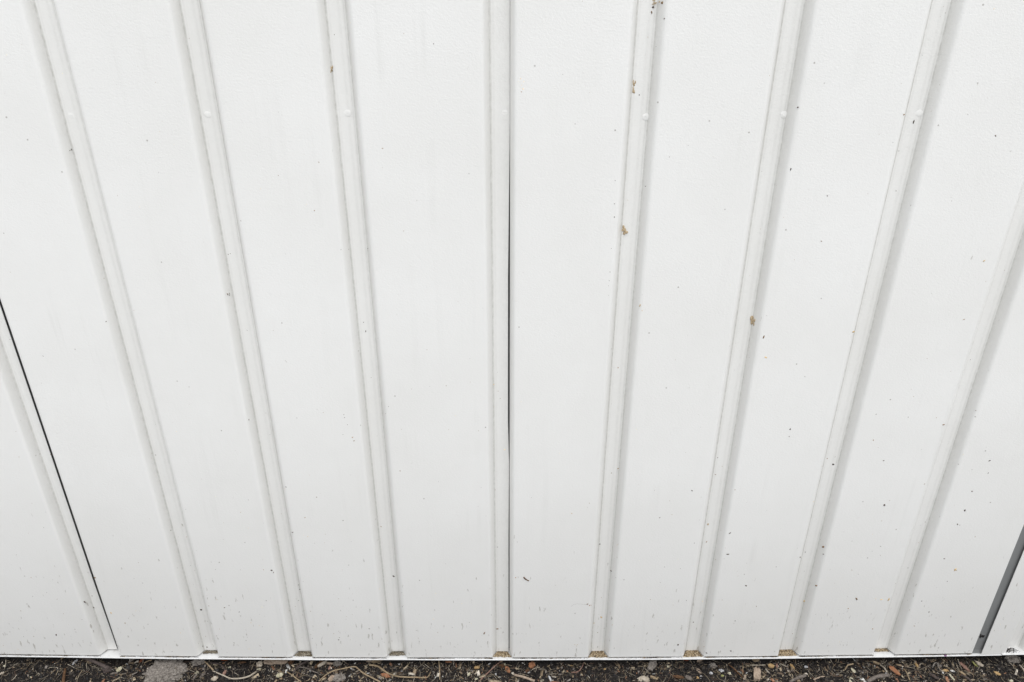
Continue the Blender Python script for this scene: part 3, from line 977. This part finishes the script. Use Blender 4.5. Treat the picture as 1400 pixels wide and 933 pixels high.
# --- right of the ninth groove
lump((1253, 910), 2.0, 4.6, 1.8, 'amber', 'upright amber seed right of the ninth groove', 'seed', 'seed', 0.15)
twig([(1235, 915.5), (1238, 921), (1243, 931)], 1.0, 1.2, 'tan', 'tan straw slanting right of the large orange leaf', 'straw', 'straw', arch=1.5)
lump((1240, 911), 2.4, 3.2, 1.8, 'pinkwood', 'pinkish grain left of the upright amber seed')
lump((1293, 917.5), 4.0, 2.2, 1.8, 'amber', 'orange seed lying level left of the grey gap', 'seed', 'seed', 0.15, ang=D(-15))
slab((1317.5, 914), 17, 6, 1.3, D(-75), 'rose', 'grey pink sliver below the grey gap', 'bark_piece', 'bark', 0.5, lift=1.5)
slab((1338, 910.5), 11, 7.5, 1.2, D(-55), 'pale', 'white and pink flake below the separate right sheet', 'leaf_piece', 'leaf', 0.4, point=0.6, lift=2)
slab((1332.5, 911), 13, 3, 0.9, D(-80), 'green', 'yellow green husk beside the white and pink flake', 'seed_husk', 'husk', 0.7, lift=1.5)
twig([(1275, 913), (1277, 909), (1281, 909), (1282, 914), (1287, 920)], 1.3, 1.0, 'ash', 'pale grey hooked tendril right of the amber seed', 'rootlet', 'rootlet', arch=1)
slab((1277, 927), 14, 6, 1.0, D(-48), 'darkgrey', 'dark grey leaf blade at the bottom right of ninth groove', 'leaf_piece', 'leaf', 0.5)
slab((1301, 927), 12, 3.4, 1.0, D(-80), 'cream', 'cream upright splinter below the orange seed')
slab((1315, 922), 10, 4, 1.2, D(-50), 'tan', 'tan splinter against the grey pink sliver', lift=1.5)
slab((1363, 922), 9, 5, 1.4, D(-40), 'amber', 'amber chip at some distance right of white pink flake')
lump((1382, 931), 3.5, 3.2, 2.4, 'cream', 'cream crumb near the lower right corner')
twig([(1393, 911), (1397, 916), (1402, 924)], 1.3, 1.6, 'pale', 'pale straw at the right edge of the photo', 'straw', 'straw', arch=1)
lump((1384, 902), 10, 6, 3.5, 'ash', 'dusty grey clod under the rightmost groove', 'soil_clod', 'clod', 0.55, 3.0, sub=4)
twig([(1313, 925), (1322, 930), (1328, 935)], 1.8, 2.0, 'darkgrey', 'dark stick at the bottom below the grey gap', arch=1)

# magenta petal on the flashing
pm = np.array([bx(1290), -2.2 * MM, LEDGE + 0.6 * MM + sag(bx(1290))])
o = dome('purple_petal', (0, 0, 0), 2.0 * MM, 1.1 * MM, 0.7 * MM, M['magenta'], None, 0.3, 5)
o.rotation_euler = (math.radians(-70), 0, 0); o.location = pm
tag(o, 'tiny purple petal caught on the flashing edge left of the grey gap', 'petal')


# ------------------------------------------------------------------ dirt lying in the groove feet
DIRT_PAL = {'sand': [lin(150, 130, 100), lin(186, 166, 134), lin(112, 95, 72), lin(204, 188, 160), lin(82, 68, 54)],
            'drab': [lin(96, 88, 74), lin(150, 142, 124), lin(66, 58, 48), lin(176, 170, 156), lin(112, 98, 74)],
            'black': [lin(30, 28, 28), lin(52, 48, 46), lin(80, 76, 72)]}


def dirt(xc, f0, f1, hgt, mat, label, wfl=WF, y0=0.0, cover=1.0, seed=0):
    """f0..f1: how much of the groove's depth (0 front .. 1 back) the dirt covers; grains on top of a heaped bed"""
    rnd = random.Random(seed)
    V, F, C = [], [], []
    pal = DIRT_PAL[mat]
    nx2, ny2 = 34, 16
    zb = LEDGE + sag(xc) + 0.35 * MM
    for j in range(ny2 + 1):
        f_row = j / ny2
        f = f0 + (f1 - f0) * f_row
        yy = y0 + f * DEPTH
        half = WO + (wfl - WO) * min(1, f) - 0.3 * MM
        for i in range(nx2 + 1):
            u = 2 * i / nx2 - 1
            edge = min(1.0, (1 - abs(u)) * 5) * min(1.0, j / 2.5)
            h = hgt * edge * (0.75 + 0.6 * mnoise.noise(Vector((u * 4 + seed, f * 3, 1)))) + 0.5 * MM * (rnd.random() - 0.5) * (1 if edge > 0 else 0)
            fr = (0.16 * mnoise.noise(Vector((u * 3.1, seed * 2.3, 4))) + 0.1) * (1 - f_row)
            V.append((xc + u * half, yy + max(0.0, fr) * DEPTH + (rnd.random() - 0.5) * 0.5 * MM, zb + max(-0.3 * MM, h)))
            C.append((*pal[rnd.randrange(len(pal))], 1))
    for j in range(ny2):
        for i in range(nx2):
            a = j * (nx2 + 1) + i
            F.append((a, a + 1, a + nx2 + 2, a + nx2 + 1))
    for _ in range(260):
        f = f0 + (f1 - f0) * rnd.random() ** 0.8
        u = rnd.uniform(-0.95, 0.95)
        half = WO + (wfl - WO) * min(1, f) - 0.6 * MM
        c = np.array([xc + u * half, y0 + f * DEPTH, zb + hgt * 0.8])
        r = rnd.uniform(0.3, 0.75) * MM
        off = len(V)
        cc = pal[rnd.randrange(len(pal))]
        for v in ICO_V:
            V.append(tuple(c + v * r * (1 + 0.5 * (rnd.random() - 0.5)))); C.append((*cc, 1))
        F += [tuple(int(k) + off for k in f_) for f_ in ICO_F]
    o = mesh_obj('groove_dirt', V, F, CRUMB, None, False, C)
    return tag(o, label, 'dirt', 'dirt caught at the groove feet')


dirt(GX[1], 0.55, 1.02, 1.0 * MM, 'drab', 'thin drab dirt at the foot of the second groove from left', seed=1)
dirt(GX[2], 0.15, 1.02, 1.4 * MM, 'drab', 'drab grey dirt at the foot of the third groove from left', seed=2)
dirt(GX[3], 0.35, 1.02, 1.6 * MM, 'drab', 'drab dirt behind a white rim at the fourth groove foot', seed=3)
dirt(GX[4] - 0.5 * MM, 0.1, 1.0, 2.0 * MM, 'sand', 'brown sandy dirt filling the foot of the middle seam groove', wfl=8.5 * MM, seed=4)
dirt(GX[5], 0.0, 1.02, 2.3 * MM, 'sand', 'sandy tan dirt filling the foot of the sixth groove', seed=5)
dirt(GX[6], 0.0, 1.02, 2.4 * MM, 'sand', 'sandy tan dirt filling the foot of the seventh groove', seed=6)
dirt(GX[7], 0.0, 1.02, 2.3 * MM, 'sand', 'sandy tan dirt filling the foot of the eighth groove', seed=7)
dirt(GX[8], 0.55, 1.02, 1.6 * MM, 'sand', 'thin tan dirt at the back of the ninth groove foot', seed=8)
dirt(X_DGRV - 4 * MM, 0.1, 0.9, 1.6 * MM, 'black', 'black dirt at the foot of the rightmost groove', wfl=6 * MM, y0=D_OUT, seed=9)

# joint grime, with fine dark crumbs standing in for the gap's shade
def joint_grime_shade():
    V, F, C = [], [], []
    rnd = random.Random(77)
    pal = [lin(44, 38, 32), lin(84, 70, 52), lin(120, 100, 72), lin(60, 56, 50)]
    xx = XA0
    while xx < X_CEND:
        xx += rnd.uniform(0.25, 0.9) * MM
        dens = mnoise.noise(Vector((xx * 22, 0, 5))) + 0.5 * mnoise.noise(Vector((xx * 90, 0, 2)))
        if xx > bx(1020): dens += 0.15
        if any(abs(xx - g) < WO - 1 * MM for g in GX):
            continue
        if dens > 0.22:
            r = rnd.uniform(0.4, 0.9) * MM
        else:
            r = rnd.uniform(0.25, 0.5) * MM
            if dens < -0.35 and rnd.random() < 0.7:
                continue
        c = np.array([xx, rnd.uniform(-0.35, 0.3) * MM - (0.3 * MM if dens > 0.22 else 0), LEDGE + 0.25 * MM + sag(xx) + 0.6 * r])
        off = len(V)
        cc = pal[rnd.randrange(4)]
        for v in ICO_V:
            V.append(tuple(c + v * r * np.array([1.7, 0.8, 0.8]) * (1 + 0.5 * (rnd.random() - 0.5)))); C.append((*cc, 1))
        F += [tuple(int(k) + off for k in f_) for f_ in ICO_F]
    o = mesh_obj('joint_grime_shade', V, F, CRUMB, None, False, C)
    tag(o, 'grime and shade crumbs darkening the joint above the flashing', 'grime', None, 'stuff')


joint_grime_shade()

# ------------------------------------------------------------------ marks on the sheets
SPECKS = [  # px, py, size in px, tone (0 dark, 1 brown, 2 tan)
    (593, 60, 3, 0), (523, 203, 3, 1), (453, 97, 4, 1), (97, 205, 4, 0), (503, 340, 2.5, 0), (500, 453, 3.5, 0), (476, 341, 3, 0), (497, 441, 2.5, 0),
    (312, 348, 2.5, 0), (315, 347, 2.5, 0), (313, 404, 3.5, 0), (310, 402, 3, 1), (338, 452, 2.5, 0), (14, 372, 2.5, 1), (59, 487, 2.5, 0), (145, 440, 2.5, 0), (142, 381, 2.5, 1),
    (340, 574, 3.5, 0), (54, 621, 3, 0), (356, 610, 3, 1), (400, 728, 3.5, 0), (371, 780, 4, 0), (374, 783, 3, 0), (470, 567, 2, 0), (471, 571, 2, 0), (475, 581, 2, 0), (482, 598, 3, 1), (484, 603, 3, 1),
    (547, 644, 3, 1), (521, 720, 3, 1), (520, 737, 3, 1), (538, 788, 4, 0), (662, 866, 4, 1), (680, 860, 4, 1), (463, 875, 3, 0), (505, 860, 3, 0), (410, 806, 3, 0), (408, 800, 2, 0), (391, 666, 3, 0),
    (841, 247, 2, 0), (840, 279, 2.5, 0), (840, 297, 3, 0), (836, 340, 2.5, 0), (834, 372, 3, 0), (833, 384, 3, 0), (832, 391, 2.5, 0), (832, 404, 2.5, 0), (848, 375, 2, 0), (883, 255, 3, 0), (860, 160, 3.5, 1), (874, 130, 3, 0),
    (875, 418, 4, 2), (878, 425, 3, 2), (1044, 461, 4.5, 1), (1047, 489, 4.5, 2), (845, 503, 3.5, 1), (765, 620, 3.5, 2), (782, 702, 4, 2), (806, 688, 3, 1), (727, 680, 2.5, 0), (845, 641, 3, 1), (836, 647, 3, 1), (946, 671, 3.5, 0), (902, 708, 2.5, 0), (981, 626, 3, 0), (978, 649, 3, 1), (970, 668, 3, 2), (966, 741, 3, 1),
    (998, 729, 4, 0), (995, 758, 4, 0), (820, 744, 4, 0), (836, 781, 4, 0), (968, 717, 4, 2), (1005, 670, 2.5, 1),
    (1080, 587, 4, 0), (1079, 597, 3.5, 0), (1131, 627, 3.5, 1), (1139, 635, 4, 0), (1194, 602, 3.5, 1), (1208, 630, 3.5, 0), (1209, 691, 4, 0), (1290, 581, 3.5, 1), (1353, 630, 4, 0), (1351, 647, 3, 0), (1329, 672, 3.5, 0), (1319, 698, 4, 0), (1354, 687, 3, 0), (1309, 717, 3.5, 0), (1333, 734, 3, 1), (1291, 764, 3.5, 0), (1306, 779, 5, 2), (1126, 748, 6, 1), (1126, 758, 3, 0), (1101, 755, 3, 0), (1094, 762, 3, 0),
    (1249, 167, 4, 0), (1236, 157, 3, 1), (1361, 186, 3.5, 0), (1091, 147, 3.5, 0), (1131, 268, 3, 0), (1123, 330, 3, 1), (1167, 454, 4.5, 2), (1172, 445, 3, 0), (1318, 437, 3, 1), (1081, 232, 4, 0), (1225, 261, 2.5, 0), (1345, 357, 4, 2), (1070, 23, 3, 1),
    (1100, 822, 4.5, 2), (1171, 819, 4.5, 1), (1205, 820, 3.5, 2), (1215, 820, 4.5, 2), (1270, 837, 3.5, 0), (1260, 822, 3, 0), (1160, 832, 3, 1), (1116, 801, 4, 1), (1295, 795, 2.5, 0), (1193, 860, 3, 1), (1250, 856, 3, 1),
    (1020, 801, 4, 0), (1034, 829, 3, 1), (853, 793, 2.5, 0), (817, 865, 2.5, 1), (822, 844, 4.5, 2), (812, 852, 4, 2), (948, 851, 3, 0), (803, 826, 4, 1), (806, 828, 3.5, 1), (1005, 849, 3, 0), (927, 882, 4, 0), (966, 893, 4, 0), (999, 890, 4, 0),
    (277, 884, 3.5, 0), (283, 885, 3.5, 0), (115, 823, 4.5, 0), (128, 831, 4, 0), (126, 815, 3, 0), (152, 838, 4, 2), (171, 852, 3, 1), (77, 868, 4, 0), (70, 622, 3, 0), (130, 790, 4, 1), (207, 620, 2.5, 1), (233, 725, 3, 0), (275, 834, 4, 0), (307, 831, 3, 0), (327, 837, 2.5, 0),
    (893, 10, 4, 0), (906, 4, 5, 1), (891, 17, 4, 1), (908, 26, 3, 0), (712, 108, 3, 2), (709, 112, 2.5, 2), (716, 112, 3, 2), (713, 117, 2.5, 2), (711, 121, 2.5, 2), (715, 122, 3.5, 2), (713, 126, 3.5, 1), (430, 288, 2.5, 1), (436, 222, 2.5, 1), (552, 316, 2.5, 1),
    (705, 790, 3, 1), (433, 680, 2.5, 1), (417, 708, 2.5, 1), (675, 526, 3, 2), (681, 535, 2, 1), (684, 545, 2, 1), (677, 670, 2.5, 1), (690, 615, 3.5, 2),
]
MUD_COL = [lin(72, 64, 58), lin(104, 84, 62), lin(172, 148, 108)]


def specks():
    V, F, C = [], [], []
    rnd = random.Random(31)
    rows = list(SPECKS)
    # finer splashes that gather near the foot of the wall
    for _ in range(230):
        py = 893 - abs(rnd.gauss(0, 130))
        rows.append((rnd.uniform(0, 1400), py, rnd.uniform(0.9, 1.9), rnd.choice((0, 0, 1, 1, 2))))
    for _ in range(260):
        rows.append((rnd.uniform(0, 1400), rnd.uniform(0, 890), rnd.uniform(0.8, 1.7), rnd.choice((0, 1, 1, 2))))
    for px, py, sz, tone in rows:
        p = wall_at(px, py)
        if X_CEND - 2 * MM < p[0] < X_DSTART + 2 * MM:
            continue
        dist = np.linalg.norm(p - CAM)
        r = sz * dist / 1010.0 * (0.36 if sz >= 3.9 else 0.31)
        off = len(V)
        el = rnd.uniform(0.75, 1.7)
        an = rnd.uniform(0, 3.14)
        ca, sa = math.cos(an), math.sin(an)
        k = rnd.uniform(0.75, 1.25)
        cc = tuple(min(1, q * k * (1.6 if sz >= 3.9 else 2.5)) for q in MUD_COL[tone])
        for v in ICO_V:
            j = r * (1 + 0.6 * (rnd.random() - 0.5))
            a, b = v[0] * j * el, v[2] * j / el
            V.append((p[0] + a * ca - b * sa, p[1] + v[1] * j * 0.4, p[2] + a * sa + b * ca)); C.append((*cc, 1))
        F += [tuple(int(q) + off for q in f_) for f_ in ICO_F]
    o = mesh_obj('mud_specks', V, F, CRUMB, wall, True, C)
    tag(o, 'tiny splashed specks of mud stuck over the sheets', None, None, 'stuff')


specks()


def mud_spot(px, py, w, h, mat, label, seed, n=7, name='mud_spot', cat='mud', deep=0.28):
    rnd = random.Random(seed)
    V, F = [], []
    for q in range(n):
        a, b = px + rnd.gauss(0, w * 0.25), py + rnd.gauss(0, h * 0.25)
        p = wall_at(a, b)
        dist = np.linalg.norm(p - CAM)
        r = rnd.uniform(0.18, 0.36) * min(w, h) * dist / 1010.0
        off = len(V)
        for v in ICO_V:
            j = r * (1 + 0.6 * (rnd.random() - 0.5))
            V.append((p[0] + v[0] * j, p[1] + v[1] * j * deep, p[2] + v[2] * j * h / w))
        F += [tuple(int(k) + off for k in f_) for f_ in ICO_F]
    o = mesh_obj(name, V, F, M[mat], None, True)
    return tag(o, label, cat, 'dried marks on the metal wall')


mud_spot(853.5, 315, 8.5, 8.5, 'mud', 'round tan mud blob on the edge of the sixth groove', 1, 9, deep=1.0)
mud_spot(866, 113, 4, 8, 'mud', 'upper of two short tan smears high in sixth groove', 2)
mud_spot(866, 124, 4, 7, 'mud', 'lower of two short tan smears high in sixth groove', 3)
mud_spot(896, 4, 14, 6, 'mud', 'brown dirt patch at the top of the sixth groove', 4, 9)
mud_spot(1029, 439, 6, 12, 'mud', 'tan elongated smear in the seventh groove at mid height', 5, 9, deep=0.6)
mud_spot(453, 96, 6, 9, 'mud', 'small brown chip mark high beside the fourth groove', 6, 5)
mud_spot(788, 882, 8, 4, 'mud', 'tan smear low on the pan left of sixth groove', 7, 5)
mud_spot(98, 206, 9, 4, 'drab', 'dark fuzzy mark in the crease of the upper left groove', 8, 6)
mud_spot(1306, 779, 6, 4, 'mud', 'tan smear on the pan left of the grey gap', 9, 5)
mud_spot(312, 403, 6, 5, 'drab', 'small dark mark in the third groove at mid height', 10, 5)
mud_spot(1342, 869, 4, 8, 'black', 'small black smudge low inside the grey gap', 11, 5)
# a splinter and two hairs stuck on the pans
for pts, r, mat, lab, nm, ct in (
        ([(716, 789), (719, 792), (723, 794)], 0.9, 'brown', 'small brown splinter stuck low right of the middle groove', 'splinter', 'splinter'),
        ([(781, 829), (786, 826), (794, 826), (803, 827)], 0.2, 'grey', 'fine curved hair stuck low left of the sixth groove', 'stuck_hair', 'hair')):
    P = [wall_at(*q) + np.array([0, -r * MM * 0.6, 0]) for q in pts]
    tag(tube(nm, P, r * MM, r * MM * 0.8, M[mat], seg=5, seed=nxt()), lab, ct, 'dried marks on the metal wall')
